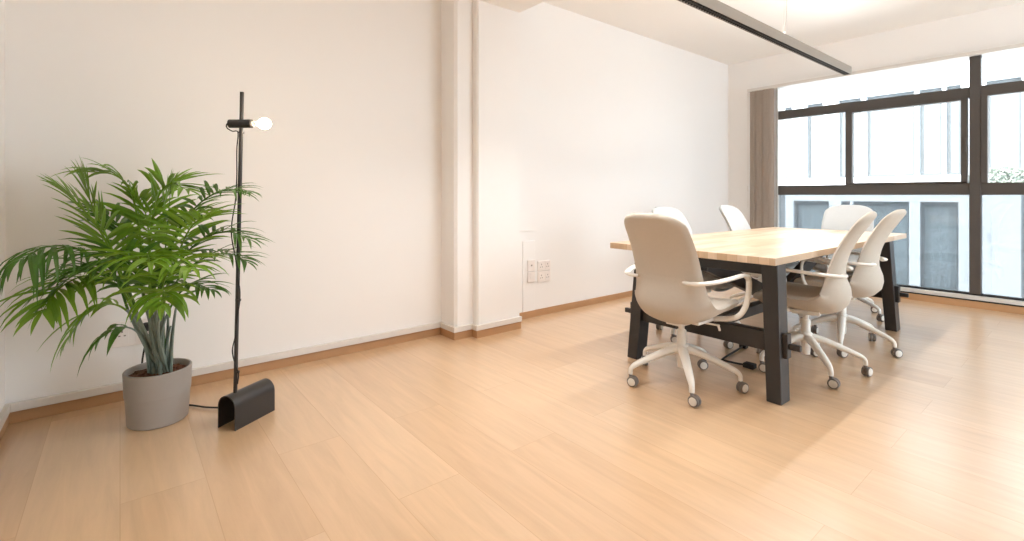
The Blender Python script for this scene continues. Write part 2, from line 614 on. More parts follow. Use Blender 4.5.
# a low white terrace block in front of the facade, with a shrub on it
XT = 13.2
ya, yb = y_on(XT, 991), y_on(XT, 1021)
bm = bmesh.new()
box(bm, (XT - XF, yb, 0), (-0.02, ya, 1.20 - ZB))
box(bm, (XT - XF + 0.1, yb - 3.4, 0), (-0.02, yb - 0.12, 1.16 - ZB))
obj('terrace_block', bm, M['facade'], b, bevel=0.01)
tr = thing('terrace_shrub', 'soft grey green shrub low in the window pane right of the wide post', 'shrub', (XT + 0.45, y_on(XT + 0.45, 1004), 1.20))
bm = bmesh.new()
rt = random.Random(3)
for k in range(5):
    a = 2 * PI * k / 5
    tube(bm, [(0.03 * math.cos(a), 0.03 * math.sin(a), 0), (0.1 * math.cos(a), 0.22 * math.sin(a), 0.15), (0.15 * math.cos(a), 0.42 * math.sin(a), 0.28)], 0.008, 6)
obj('stem', bm, M['bark'], tr, smooth=True)
bm = bmesh.new()
for k in range(1500):
    a, r, h = rt.random() * 2 * PI, rt.random() ** 0.5, rt.random()
    Rx = math.sin(PI * min(1, 0.2 + h * 0.8)) ** 0.7
    p = Vector((0.25 * Rx * r * math.cos(a), 0.62 * Rx * r * math.sin(a), 0.03 + h * 0.36))
    q = Matrix.Rotation(rt.random() * 6.3, 3, Vector((rt.random() - 0.5, rt.random() - 0.5, rt.random() - 0.5)).normalized())
    s_ = 0.035 + rt.random() * 0.025
    bm.faces.new([bm.verts.new(p + q @ Vector(c)) for c in ((-s_, 0, 0), (0, -s_ * 0.45, 0.01), (s_, 0, 0), (0, s_ * 0.45, 0.01))])
obj('foliage', bm, M['tree_leaf'], tr)

# ------------------------------------------------------------------ vertical blind, bunched at the left end of the window
bl = thing('vertical_blind', 'taupe vertical blind bunched to one side of the window', 'blind', (XW - 0.10, 2.72, 0.0))
quick('headrail', M['trunking'], (-0.03, -5.2, 2.345), (0.03, 0.14, 2.379), bl, 0.003)
for k in range(9):
    bm = bmesh.new()
    y = -0.135 + 0.027 * k
    a = math.radians(112 + (k % 3) * 7)
    hw = 0.034
    pr = []
    for i in range(7):
        t = i / 6 * 2 - 1
        pr.append((hw * t * math.cos(a) - 0.006 * (1 - t * t) * math.sin(a), y + hw * t * math.sin(a) + 0.006 * (1 - t * t) * math.cos(a)))
    back = [(x + 0.0014, yy) for x, yy in reversed(pr)]
    prism(bm, pr + back, 0.03, 2.342)
    obj('slat', bm, M['blind'], bl)
bm = bmesh.new()
tube(bm, [(-0.035, 0.125, 2.345), (-0.035, 0.125, 1.1), (-0.035, 0.126, 0.9)], 0.003, 6)
tube(bm, [(-0.035, 0.125, 1.10), (-0.035, 0.125, 1.17)], 0.008, 8)
obj('pull_cord', bm, M['trunking'], bl, smooth=True)

# ------------------------------------------------------------------ sockets and covers on the walls
def plate(u0, u1, v0, v1, yw, name, label, cat, group=None, holes=2):
    a0, a1 = (u0 - CX) / F, (u1 - CX) / F
    yo = yw
    d0 = yo / (FWD.y + a0 * RGT.y)
    d1 = yo / (FWD.y + a1 * RGT.y)
    x0, x1 = d0 * (FWD.x + a0 * RGT.x), d1 * (FWD.x + a1 * RGT.x)
    dm = (d0 + d1) / 2
    z1, z0 = EYE.z + (HOR - v0) / F * dm, EYE.z + (HOR - v1) / F * dm
    t = thing(name, label, cat, ((x0 + x1) / 2, yw, z0), 0, group)
    w, h = (x1 - x0) / 2, z1 - z0
    bm = bmesh.new()
    box(bm, (-w, -0.011, 0), (w, 0, h))
    obj('cover_plate', bm, M['socket'], t, bevel=0.003)
    if holes == 0:
        return t
    n = holes
    for i in range(n):
        cx = -w + (2 * w) * (i + 0.5) / n
        bm = bmesh.new()
        box(bm, (cx - 0.026, -0.0125, h * 0.14), (cx + 0.026, -0.010, h * 0.86))
        f = obj('socket_face', bm, M['socket'], t, bevel=0.0015)
        bm = bmesh.new()
        for dx, dz, ww, hh in ((0, 0.014, 0.003, 0.0055), (-0.011, -0.008, 0.0045, 0.003), (0.011, -0.008, 0.0045, 0.003)):
            box(bm, (cx + dx - ww, -0.0135, h / 2 + dz - hh), (cx + dx + ww, -0.0115, h / 2 + dz + hh))
        obj('socket_holes', bm, M['socket_hole'], f)
    return t


plate(537.3, 549.8, 260.5, 270.6, YR, 'wall_socket', 'white double wall socket, upper one of the stacked pair right of the pillar', 'socket')
plate(537.3, 549.8, 271.2, 281.5, YR, 'wall_socket', 'white double wall socket, lower one of the stacked pair right of the pillar', 'socket')
t = plate(527.2, 534.2, 260.0, 271.0, YR - 0.012, 'data_outlet', 'small white outlet with one dark hole on the wall trunking beside the pillar', 'outlet', holes=0)
bm = bmesh.new()
box(bm, (-0.012, -0.0125, 0.036), (0.012, -0.011, 0.062))
box(bm, (-0.007, -0.0135, 0.043), (0.007, -0.012, 0.055), 1)
obj('jack', bm, [M['socket'], M['socket_hole']], t)
t = plate(527.2, 534.2, 271.8, 281.8, YR - 0.012, 'light_switch', 'blank white switch plate below the small outlet beside the pillar', 'switch', holes=0)
bm = bmesh.new()
box(bm, (-0.018, -0.0145, 0.026), (0.018, -0.011, 0.082))
obj('rocker', bm, M['socket'], t, bevel=0.002)
# trunking that carries the cables up from the floor to them
xa, xb = 2.665, 2.80
bm = bmesh.new()
box(bm, (xa, YR - 0.008, 0.056), (xb, YR, 0.66))
tag(obj('cable_trunking', bm, M['wall'], bevel=0.002), 'flat white vertical cable trunking rising from the skirting beside the pillar', 'cable cover')
bm = bmesh.new()
box(bm, (2.60, YR - 0.006, 0.745), (2.80, YR, 0.985))
box(bm, (2.60, YR - 0.010, 0.745), (2.80, YR - 0.004, 0.752))
box(bm, (2.60, YR - 0.010, 0.978), (2.80, YR - 0.004, 0.985))
obj('trim_4', bm, M['wall'], kind=S)
t = plate(112, 151, 320, 345, YB, 'wall_socket', 'white double wall socket behind the palm stems', 'socket')

# ------------------------------------------------------------------ linear pendant
LX0, LX1, LYC, LZ0, LZ1 = 0.88, 5.32, 1.55, 2.185, 2.255
pl = thing('linear_pendant', 'long taupe linear pendant lamp hanging over the table', 'lamp', (3.1, LYC, ZC))
lx0, lx1 = LX0 - 3.1, LX1 - 3.1
bz0, bz1 = LZ0 - ZC, LZ1 - ZC
bm = bmesh.new()
W = 0.030
box(bm, (lx0, -W, bz0), (lx1, -W + 0.004, bz1))
box(bm, (lx0, W - 0.004, bz0), (lx1, W, bz1))
box(bm, (lx0, -W + 0.004, bz0 + 0.035), (lx1, W - 0.004, bz1 - 0.006))
box(bm, (lx0, -W + 0.004, bz0), (lx0 + 0.006, W - 0.004, bz1))
box(bm, (lx1 - 0.006, -W + 0.004, bz0), (lx1, W - 0.004, bz1))
obj('housing', bm, M['lamp_grey'], pl)
bm = bmesh.new()
n = int((lx1 - lx0) / 0.03)
for i in range(1, n):
    x = lx0 + (lx1 - lx0) * i / n
    box(bm, (x - 0.0012, -W + 0.004, bz0 + 0.001), (x + 0.0012, W - 0.004, bz0 + 0.026))
box(bm, (lx0 + 0.006, -0.002, bz0 + 0.002), (lx1 - 0.006, 0.002, bz0 + 0.026))
obj('louver', bm, M['louver'], pl)
bm = bmesh.new()
box(bm, (lx0 + 0.01, -W + 0.005, bz0 + 0.029), (lx1 - 0.01, W - 0.005, bz0 + 0.034))
obj('light_strip', bm, M['strip'], pl)
bm = bmesh.new()
for x in (3.90 - 3.1, 2.3 - 3.1):
    tube(bm, [(x, 0, bz1 + 0.02), (x, 0, 0)], 0.0012, 6)
    tube(bm, [(x, 0, bz1 - 0.004), (x, 0, bz1 + 0.03)], 0.007, 8)
obj('suspension_wire', bm, M['wire'], pl, smooth=True)
bm = bmesh.new()
x = 3.93 - 3.1
tube(bm, catmull([(x - 0.01, 0, bz1 - 0.002), (x, 0, bz1 + 0.08), (x + 0.02, 0.0, bz1 + 0.22), (x + 0.015, 0, bz1 + 0.36), (x, 0, 0)], 6), 0.0022, 6)
obj('power_cord', bm, M['wire'], pl, smooth=True)


def area(name, loc, sx, sy, power, col, rot, parent=None, spread=PI):
    l = bpy.data.lights.new(name, 'AREA')
    l.shape = 'RECTANGLE'
    l.size, l.size_y = sx, sy
    l.energy = power
    l.color = col
    l.spread = spread
    o = bpy.data.objects.new(name, l)
    COL.objects.link(o)
    o.location = loc
    o.rotation_euler = rot
    if parent is not None:
        o.parent = parent
    return o


WARM = (1.0, 0.995, 0.985)
P_DOWN, P_UP, P_BULB = 46, 10, 2.4
area('downlight', (0, 0, bz0 - 0.004), lx1 - lx0 - 0.05, 0.04, P_DOWN, WARM, (0, 0, 0), pl, math.radians(130))
area('uplight', (0, 0, bz1 + 0.004), lx1 - lx0 - 0.05, 0.04, P_UP, WARM, (PI, 0, 0), pl)

# ------------------------------------------------------------------ table
TX0, TX1, TY0, TY1, TZ = 2.53, 5.00, 1.045, 2.09, 0.74
TCX, TCY = (TX0 + TX1) / 2, (TY0 + TY1) / 2
tb = thing('conference_table', 'long oak topped table on black trestle legs', 'table', (TCX, TCY, 0))
hx, hy = (TX1 - TX0) / 2, (TY1 - TY0) / 2
TH = 0.038
bm = bmesh.new()
box(bm, (-hx, -hy, TZ - TH), (hx, hy, TZ))
obj('tabletop', bm, M['top'], tb, bevel=0.003)
zu = TZ - TH
LXI, OX, OY, LY = 1.00, -0.105, -0.062, 0.397      # trestle lines, set in from the ends
for sx in (-1, 1):
    xt, xb_ = OX + sx * LXI, OX + sx * (LXI + 0.04)
    for sy in (-1, 1):
        yt, yb_ = OY + sy * LY, OY + sy * (LY + 0.04)
        a, c = 0.052, 0.037
        bm = bmesh.new()
        q = [(-1, -1), (1, -1), (1, 1), (-1, 1)]
        hexa(bm, [(xb_ + i * a, yb_ + j * c, 0) for i, j in q], [(xt + i * a, yt + j * (c + 0.004), zu) for i, j in q])
        obj('leg', bm, M['black_wood'], tb, bevel=0.004)
    # rail under the top
    bm = bmesh.new()
    yi = LY - 0.036
    box(bm, (xt - 0.03, OY - yi, zu - 0.065), (xt + 0.03, OY + yi, zu))
    obj('top_rail', bm, M['black_wood'], tb, bevel=0.003)
    # low crossbar whose tenons run through the legs, with a wedge block outside
    xm = OX + sx * (LXI + 0.022)
    yo = LY + 0.024 + 0.037
    bm = bmesh.new()
    box(bm, (xm - 0.028, OY - yo + 0.02, 0.245), (xm + 0.028, OY + yo - 0.02, 0.345))
    obj('crossbar', bm, M['black_wood'], tb, bevel=0.003)
    for sy in (-1, 1):
        bm = bmesh.new()
        y0_, y1_ = sorted((OY + sy * (yo - 0.015), OY + sy * (yo + 0.026)))
        box(bm, (xm - 0.024, y0_, 0.225), (xm + 0.024, y1_, 0.350))
        y0_, y1_ = sorted((OY + sy * (yo + 0.026), OY + sy * (yo + 0.080)))
        box(bm, (xm - 0.012, y0_, 0.272), (xm + 0.012, y1_, 0.302))
        obj('tenon', bm, M['black_wood'], tb, bevel=0.003)
bm = bmesh.new()
box(bm, (OX - LXI - 0.02, OY - 0.032, 0.262), (OX + LXI + 0.02, OY + 0.032, 0.325))
obj('stretcher', bm, M['black_wood'], tb, bevel=0.003)
for sx in (-1, 1):
    bm = bmesh.new()
    beam(bm, (OX + sx * (LXI - 0.02), OY, zu - 0.045), (OX + sx * 0.05, OY, 0.33), 0.05, 0.095)
    obj('brace', bm, M['black_wood'], tb, bevel=0.003)

# cable lying under the table
bm = bmesh.new()
pts = [(3.335, 1.59, 0.012), (3.15, 1.572, 0.010), (2.98, 1.552, 0.010), (2.968, 1.53, 0.010), (2.975, 1.46, 0.010), (2.985, 1.41, 0.012)]
tube(bm, catmull(pts, 5), 0.0065, 6)
cbl = obj('power_cable', bm, M['black_cord'], smooth=True)
tag(cbl, 'thin black power cable lying bent on the floor under the table', 'cable')
bm = bmesh.new()
box(bm, (2.960, 1.350, 0.0), (3.012, 1.415, 0.03))
obj('inline_plug', bm, M['black_cord'], cbl, bevel=0.006)
bm = bmesh.new()
box(bm, (3.325, 1.565, 0.0), (3.365, 1.615, 0.03))
obj('inline_plug', bm, M['black_cord'], cbl, bevel=0.006)

# ------------------------------------------------------------------ swivel chairs
def smooth01(t):
    t = max(0, min(1, t))
    return t * t * (3 - 2 * t)


PROF = [  # y forward, z up : seat front -> seat -> hip -> lumbar -> top of the back
    (0.234, 0.400), (0.224, 0.424), (0.15, 0.438), (0.05, 0.430), (-0.05, 0.418), (-0.112, 0.424), (-0.160, 0.450), (-0.178, 0.505), (-0.176, 0.570),
    (-0.180, 0.636), (-0.199, 0.714), (-0.238, 0.80), (-0.290, 0.885), (-0.328, 0.945), (-0.336, 0.960)]
WID = [0.21, 0.225, 0.238, 0.244, 0.245, 0.243, 0.238, 0.228, 0.214, 0.205, 0.202, 0.198, 0.191, 0.185, 0.183]


def shell_lists():
    """the profile, resampled evenly and closer towards its two ends"""
    P3 = [Vector((w, y, z)) for (y, z), w in zip(PROF, WID)]
    cv = catmull(P3, 10)
    s = [0]
    for a, b_ in zip(cv, cv[1:]):
        s.append(s[-1] + math.hypot(b_.y - a.y, b_.z - a.z))
    tot = s[-1]
    want = []
    for k in range(61):
        t = k / 60
        want.append(tot * (t - 0.75 * math.sin(2 * PI * t) / (2 * PI)))
    out = []
    i = 0
    for q in want:
        while i < len(s) - 2 and s[i + 1] < q:
            i += 1
        f = (q - s[i]) / max(1e-9, s[i + 1] - s[i])
        out.append(cv[i].lerp(cv[i + 1], min(1, max(0, f))))
    return out


def make_shell():
    """one padded shell, split at the crease over the lumbar into seat and backrest"""
    cv = shell_lists()
    n = len(cv)
    # arc length, for rounding the two ends in plan
    s = [0]
    for a, b_ in zip(cv, cv[1:]):
        s.append(s[-1] + math.hypot(b_.y - a.y, b_.z - a.z))
    tot = s[-1]
    NU = 16
    front, back, = [], []
    for i, c in enumerate(cv):
        a = cv[max(0, i - 1)]
        d = cv[min(n - 1, i + 1)]
        t = Vector((0, d.y - a.y, d.z - a.z)).normalized()
        nrm = Vector((0, -t.z, t.y)) * -1      # points to the sitter (up on the seat, forward on the back)
        if nrm.dot(Vector((0, 0.7, 0.7))) < 0:
            nrm = -nrm
        w = c.x
        e_top = (tot - s[i]) / 0.115
        e_bot = s[i] / 0.085
        ex = 1.0
        if e_top < 1:
            ex = min(ex, (1 - (1 - e_top) ** 2.4) ** (1 / 2.4) if e_top > 0 else 0)
        if e_bot < 1:
            ex = min(ex, (1 - (1 - e_bot) ** 2.8) ** (1 / 2.8) if e_bot > 0 else 0)
        wi = w * max(ex, 0.42)
        backness = smooth01((c.z - 0.43) / 0.16)
        hip = math.exp(-((s[i] - 0.45) / 0.13) ** 2)
        fr, bk = [], []
        for k in range(NU + 1):
            u = k / NU * 2 - 1
            uu = math.copysign(1 - (1 - abs(u)) ** 1.5, u)   # denser at the edges
            x = wi * uu
            # dish: seat edges rise, back edges come forward
            dish = (0.030 * (1 - backness) + 0.030 * backness + 0.048 * hip) * (abs(x) / w) ** 3
            th = 0.043
            ed = max(abs(uu), 0)
            rim = max(0.0, 1 - ed ** 7) ** 0.5
            endr = min(1.0, max(0.0, min(s[i], tot - s[i]) / 0.024))
            rim *= math.sqrt(1 - (1 - endr) ** 2)
            p = Vector((x, c.y, c.z)) + nrm * dish
            fr.append(p + nrm * (th * 0.5 * rim + 0.010 * (1 - backness) * rim))
            # underside bulges on the seat and hip
            belly = (0.042 * (1 - backness) + 0.006 * hip) * (1 - uu * uu)
            bk.append(p - nrm * (th * 0.5 * rim + belly * rim))
        front.append(fr)
        back.append(bk)
    cut = min(range(n), key=lambda i: abs(cv[i].z - 0.615) + (0 if s[i] > 0.45 else 9))

    def build(i0, i1, open_lo, open_hi):
        bm = bmesh.new()
        F_ = [[bm.verts.new(p) for p in front[i]] for i in range(i0, i1 + 1)]
        B_ = [[bm.verts.new(p) for p in back[i]] for i in range(i0, i1 + 1)]
        for r in range(i1 - i0):
            for k in range(NU):
                bm.faces.new((F_[r][k], F_[r][k + 1], F_[r + 1][k + 1], F_[r + 1][k]))
                bm.faces.new((B_[r][k], B_[r + 1][k], B_[r + 1][k + 1], B_[r][k + 1]))
            for k in (0, NU):
                bm.faces.new((F_[r][k], F_[r + 1][k], B_[r + 1][k], B_[r][k]))
        for r in (0, i1 - i0):
            for k in range(NU):
                bm.faces.new((F_[r][k], B_[r][k], B_[r][k + 1], F_[r][k + 1]))
        bmesh.ops.remove_doubles(bm, verts=bm.verts[:], dist=1e-4)
        return bm
    return build(0, cut, False, True), build(cut, n - 1, True, False)


def make_chair(label, fab):
    t = thing('swivel_chair', label, 'chair', (0, 0, 0), 0)
    sb, bb = make_shell()
    obj('seat', sb, fab, t, smooth=True, autosm=70)
    obj('backrest', bb, fab, t, smooth=True, autosm=70)
    for sx in (-1, 1):
        bm = bmesh.new()
        pts = [(sx * 0.140, -0.204, 0.606), (sx * 0.175, -0.212, 0.606), (sx * 0.222, -0.192, 0.608), (sx * 0.262, -0.13, 0.613), (sx * 0.288, -0.04, 0.622), (sx * 0.298, 0.05, 0.630),
               (sx * 0.300, 0.105, 0.630), (sx * 0.300, 0.150, 0.612), (sx * 0.298, 0.166, 0.575), (sx * 0.294, 0.164, 0.51), (sx * 0.282, 0.146, 0.442), (sx * 0.248, 0.11, 0.396), (sx * 0.15, 0.07, 0.378)]
        tube(bm, catmull(pts, 5), lambda q: 0.0185 if 0.1 < q < 0.6 else 0.0155, 10, 0.58, (0, 0, 1))
        obj('armrest', bm, M['white_plastic'], t, smooth=True, autosm=60)
    bm = bmesh.new()
    box(bm, (-0.155, -0.09, 0.366), (0.155, 0.10, 0.384))
    box(bm, (-0.05, -0.08, 0.335), (0.05, 0.07, 0.368))
    beam(bm, (0.05, 0.03, 0.352), (0.20, 0.045, 0.356), 0.012, 0.010)
    beam(bm, (0.19, 0.045, 0.357), (0.20, 0.045, 0.326), 0.012, 0.012, Vector((1, 0, 0)))
    obj('tilt_mechanism', bm, M['white_metal'], t, bevel=0.006)
    bm = bmesh.new()
    lathe(bm, [(0, 0.09), (0.024, 0.09), (0.026, 0.11), (0.026, 0.295), (0.022, 0.30), (0.016, 0.302), (0.016, 0.34), (0, 0.34)], 20)
    obj('gas_lift', bm, M['white_metal'], t, smooth=True)
    R = 0.300
    star = bmesh.new()
    lathe(star, [(0, 0.165), (0.032, 0.165), (0.036, 0.172), (0.037, 0.215), (0.033, 0.222), (0, 0.222)], 20)
    for k in range(5):
        a = 2 * PI * k / 5
        dr = Vector((math.cos(a), math.sin(a), 0))
        pts = [dr * 0.02 + Vector((0, 0, 0.194)), dr * 0.08 + Vector((0, 0, 0.186)), dr * 0.17 + Vector((0, 0, 0.155)), dr * 0.25 + Vector((0, 0, 0.124)),
               dr * 0.283 + Vector((0, 0, 0.109)), dr * 0.298 + Vector((0, 0, 0.092)), dr * 0.300 + Vector((0, 0, 0.066))]
        tube(star, catmull(pts, 4), lambda q: 0.0285 - 0.0145 * min(1, q * 1.25), 10, 0.8, (0, 0, 1))
    obj('star_base', star, M['white_metal'], t, smooth=True, autosm=60)
    for k in range(5):
        a = 2 * PI * k / 5
        sw = a + random.choice((0.9, 1.6, 2.3, -0.7))
        c = Vector((R * math.cos(a), R * math.sin(a), 0))
        off = Vector((math.cos(sw), math.sin(sw), 0)) * 0.014
        ax = Vector((-math.sin(sw), math.cos(sw), 0))
        r = 0.0285
        rot = Matrix.Rotation(sw + PI / 2, 4, 'Z')
        wc = c + off + Vector((0, 0, r))
        bm = bmesh.new()
        lathe(bm, [(0, -0.0075), (0.024, -0.0075), (0.024, 0.0075), (0, 0.0075)], 16, 'X')
        for v in bm.verts:
            v.co = rot @ v.co + wc
        tube(bm, [c + Vector((0, 0, 0.035)), c + Vector((0, 0, 0.068))], 0.009, 8)
        cs = obj('castor', bm, M['grey_rubber'], t, smooth=True)
        for sgn in (-1, 1):
            bm = bmesh.new()
            lathe(bm, [(0, 0.003), (r - 0.003, 0.003), (r, 0.006), (r, 0.015), (r - 0.002, 0.018), (r - 0.006, 0.0185), (0.021, 0.0175), (0.0205, 0.0205), (0.012, 0.0225), (0, 0.023)], 20, 'X')
            for f in bm.faces:
                cc = f.calc_center_median()
                f.material_index = 1 if (math.hypot(cc.y, cc.z) < 0.0208 and cc.x > 0.012) else 0
            for v in bm.verts:
                v.co.x *= sgn
                v.co = rot @ v.co + wc
            obj('wheel', bm, [M['grey_rubber'], M['white_plastic']], cs, smooth=True, autosm=50)
    return t


def rotate_base(t, ang):
    """turn star base and castors under the seat"""
    q = Matrix.Rotation(ang, 4, 'Z')
    for c in kids(t):
        if c.name.split('.')[0] in ('star_base', 'castor'):
            c.matrix_local = q @ c.matrix_local


SPOTS = [
    (2.452, 1.514, -90, 5, 'beige swivel chair at the near end of the table, nearest and seen from behind', 'fabric'),
    (3.243, 1.165, 12, 7, 'beige swivel chair on the open side of the table, beside the front table leg', 'fabric'),
    (3.93, 1.18, 4, 51, 'beige swivel chair on the open side of the table, closer to the window', 'fabric'),
    (3.36, 1.93, 178, 30, 'pale swivel chair on the wall side of the table, mostly hidden behind the nearest chair', 'fabric_pale'),
    (4.40, 1.93, 184, 12, 'pale swivel chair on the wall side of the table, its back against the blind', 'fabric_pale'),
    (5.00, 1.50, 96, 40, 'pale swivel chair at the far end of the table, in front of the window', 'fabric_pale'),
]
proto = {}
for x, y, rz, ba, label, fab in SPOTS:
    if fab not in proto:
        c = proto[fab] = make_chair(label, M[fab])
        base_c = None
    else:
        c = copy_tree(proto[fab])
    c.location = (x, y, 0)
    c.rotation_euler = (0, 0, math.radians(rz))
    c['label'] = label
    c['group'] = 'swivel chairs around the table'
    c['_base'] = ba - rz
for c in [o for o in COL.objects if o.get('_base') is not None]:
    rotate_base(c, math.radians(c['_base']))
    del c['_base']

# ------------------------------------------------------------------ floor lamp
lp = Vector((0.467, 2.561, 0))
axis = math.radians(32)
fl = thing('floor_lamp', 'slim black floor lamp with bare lit bulb and arched steel foot', 'lamp', lp, axis)
bm = bmesh.new()
# arched sheet: legs down to the floor, half-round top; runs along local X
Rr, Ht, Lh, th = 0.052, 0.150, 0.112, 0.004
prof = [(-Rr, 0.0)] + [(-Rr * math.cos(PI * i / 16), Ht - Rr + Rr * math.sin(PI * i / 16)) for i in range(17)] + [(Rr, 0.0)]
prin = [(y * (Rr - th) / Rr, z if z == 0 else Ht - Rr + (z - (Ht - Rr)) * (Rr - th) / Rr) for y, z in prof]
ring = prof + prin[::-1]
va = [bm.verts.new((-Lh, y, z)) for y, z in ring]
vb = [bm.verts.new((Lh, y, z)) for y, z in ring]
m_ = len(prof)
N_ = len(ring)
for i in range(N_):
    j = (i + 1) % N_
    bm.faces.new((va[i], va[j], vb[j], vb[i]))
for vv in (va, vb):
    for i in range(m_ - 1):
        bm.faces.new((vv[i], vv[i + 1], vv[N_ - 2 - i], vv[N_ - 1 - i]))
obj('foot', bm, M['black_metal'], fl, smooth=True, autosm=35)
Rm = Matrix.Rotation(-axis, 3, 'Z')


def L_(p):
    return Rm @ (Vector(p) - lp)


dP = 2.225
p_bot = lp + Vector((math.cos(axis), math.sin(axis), 0)) * -0.066
p_bot.z = 0.146
p_top = at(242, 92, dP)
bm = bmesh.new()
tube(bm, [L_(p_bot), L_(p_top)], 0.0085, 12)
obj('pole', bm, M['black_metal'], fl, smooth=True)
hc = at(240.5, 123.7, dP - 0.016)
h0, h1 = hc - RGT * 0.050, hc + RGT * 0.052
bm = bmesh.new()
ax_ = (h1 - h0).normalized()
tube(bm, [L_(h0), L_(h1)], 0.0195, 24)
obj('lamp_head', bm, M['black_metal'], fl, smooth=True)
bm = bmesh.new()
q0 = h1
ends = [(0.000, 0.012), (0.008, 0.012), (0.010, 0.0085), (0.022, 0.0085)]
tube(bm, [L_(q0 + RGT * t) for t, r in ends], lambda q: 0.012 if q < 0.5 else 0.009, 12)
obj('bulb_socket', bm, M['white_metal'], fl, smooth=True)
bm = bmesh.new()
prf = [(0.022, 0.0085), (0.028, 0.011), (0.036, 0.018), (0.046, 0.0235), (0.058, 0.026), (0.070, 0.0235), (0.079, 0.017), (0.085, 0.008), (0.0865, 0.002)]
pts = [L_(q0 + RGT * t) for t, r in prf]
rr = [r for t, r in prf]
tube(bm, pts, lambda q: rr[int(round(q * (len(rr) - 1)))], 20)
obj('bulb', bm, M['bulb'], fl, smooth=True)
# cord: loops out of the head's end, winds down the pole, crosses the floor behind the pot to the wall socket
lead = [h0 + RGT * 0.004, h0 - RGT * 0.012 + Vector((0, 0, -0.002)), h0 - RGT * 0.012 + Vector((0, 0, -0.018)), h0 + RGT * 0.012 + Vector((0, 0, -0.034)), at(238.0, 132.5, dP - 0.01)]
trail = [(236.8, 150), (236.8, 175), (235.5, 200), (232.0, 222), (231.8, 238), (235.5, 258), (237.5, 275), (239.8, 290), (239.6, 302), (237.3, 318), (235.6, 335), (232.6, 348), (233.0, 356), (236.5, 368), (238.6, 374), (237.5, 384)]
cpts = lead + [at(u, v, dP - 0.012) for u, v in trail]
bm = bmesh.new()
tube(bm, [L_(p) for p in catmull(cpts, 5)], 0.0027, 6)
fr_ = [Vector((0.455, 2.625, 0.012)), Vector((0.40, 2.73, 0.010)), Vector((0.33, 2.80, 0.010)), Vector((0.27, 2.88, 0.010)), Vector((0.17, 2.99, 0.010)), Vector((0.10, 3.09, 0.012)), Vector((0.085, 3.15, 0.05)), Vector((0.09, 3.155, 0.20)), Vector((0.112, 3.150, 0.33))]
tube(bm, [L_(p) for p in catmull(fr_, 6)], 0.0045, 8)
obj('cord', bm, M['black_cord'], fl, smooth=True)
bm = bmesh.new()
for v in (132.5, 300, 372):
    p = at(236.5 + (388 - v) / 296 * 5.5, v, dP)
    lathe(bm, [(0.0088, -0.004), (0.0125, -0.004), (0.0125, 0.004), (0.0088, 0.004), (0.0088, -0.004)], 12, 'Z', L_(p))
obj('cord_clip', bm, M['black_metal'], fl)
bm = bmesh.new()
pc = at(146.5, 329, 2.49)
pc = Vector((pc.x, 3.188, pc.z))
lathe(bm, [(0, 0.0), (0.020, 0.0), (0.022, -0.006), (0.022, -0.030), (0.014, -0.040), (0, -0.040)], 16, 'Y', (0, 0, 0))
for v in bm.verts:
    v.co = L_(pc + v.co)
obj('plug', bm, M['black_cord'], fl, smooth=True)

# ------------------------------------------------------------------ palm in a grey pot
pp = Vector((0.140, 2.815, 0))
palm = thing('potted_palm', 'bushy green areca palm in a round grey pot beside the floor lamp', 'plant', pp)
bm = bmesh.new()
R0, R1, Hp = 0.118, 0.133, 0.245
lathe(bm, [(0, 0.0), (R0 - 0.006, 0.0), (R0, 0.006), (R0 + 0.008, 0.130), (R0 + 0.0085, 0.133), (R0 + 0.011, 0.134), (R1, Hp - 0.003), (R1 - 0.002, Hp), (R1 - 0.008, Hp), (R1 - 0.010, Hp - 0.004), (R1 - 0.012, 0.19), (0, 0.19)], 56)
obj('pot', bm, M['pot'], palm, smooth=True, autosm=30)
bm = bmesh.new()
rs = random.Random(5)
prof = [(0, 0.219)] + [(r, 0.218 + 0.004 * math.sin(r * 90)) for r in (0.03, 0.06, 0.09, 0.11)] + [(R1 - 0.011, 0.216), (R1 - 0.011, 0.2), (0, 0.2)]
lathe(bm, prof, 40)
for v in bm.verts:
    if v.co.z > 0.21 and math.hypot(v.co.x, v.co.y) < 0.115:
        v.co.z += rs.uniform(-0.004, 0.006)
for k in range(120):                                    # crumbs of bark on the soil
    a, r = rs.random() * 2 * PI, 0.112 * rs.random() ** 0.5
    q = bmesh.ops.create_icosphere(bm, subdivisions=1, radius=rs.uniform(0.003, 0.007))
    for v in q['verts']:
        v.co = Vector((v.co.x * 1.4, v.co.y, v.co.z * 0.7)) + Vector((r * math.cos(a), r * math.sin(a), 0.221))
obj('soil', bm, M['soil'], palm, smooth=True, autosm=50)

rp = random.Random(11)
Z3 = Vector((0, 0, 1))


def leaflet(bm, p, d, nrm, L, w, droop):
    """a narrow pointed blade from p along d, creased down the middle, bending down under its weight"""
    rows = []
    n = 6
    pos = p.copy()
    dirv = d.normalized()
    for i in range(n + 1):
        t = i / n
        ww = w * (min(1, 0.25 + t * 3.2) if t < 0.3 else (1 - ((t - 0.3) / 0.7) ** 1.7))
        side = dirv.cross(nrm)
        if side.length < 1e-4:
            side = dirv.cross(Vector((1, 0, 0)))
        side.normalize()
        up = side.cross(dirv)
        if i < n:
            rows.append([bm.verts.new(pos - side * ww + up * ww * 0.35), bm.verts.new(pos), bm.verts.new(pos + side * ww + up * ww * 0.35)])
        else:
            rows.append([bm.verts.new(pos)])
        pos = pos + dirv * (L / n)
        dirv = (dirv + Vector((0, 0, -1)) * droop * (0.35 + t) / n * 2).normalized()
    for a, b_ in zip(rows, rows[1:]):
        if len(b_) == 3:
            bm.faces.new((a[0], a[1], b_[1], b_[0]))
            bm.faces.new((a[1], a[2], b_[2], b_[1]))
        else:
            bm.faces.new((a[0], a[1], b_[0]))
            bm.faces.new((a[1], a[2], b_[0]))


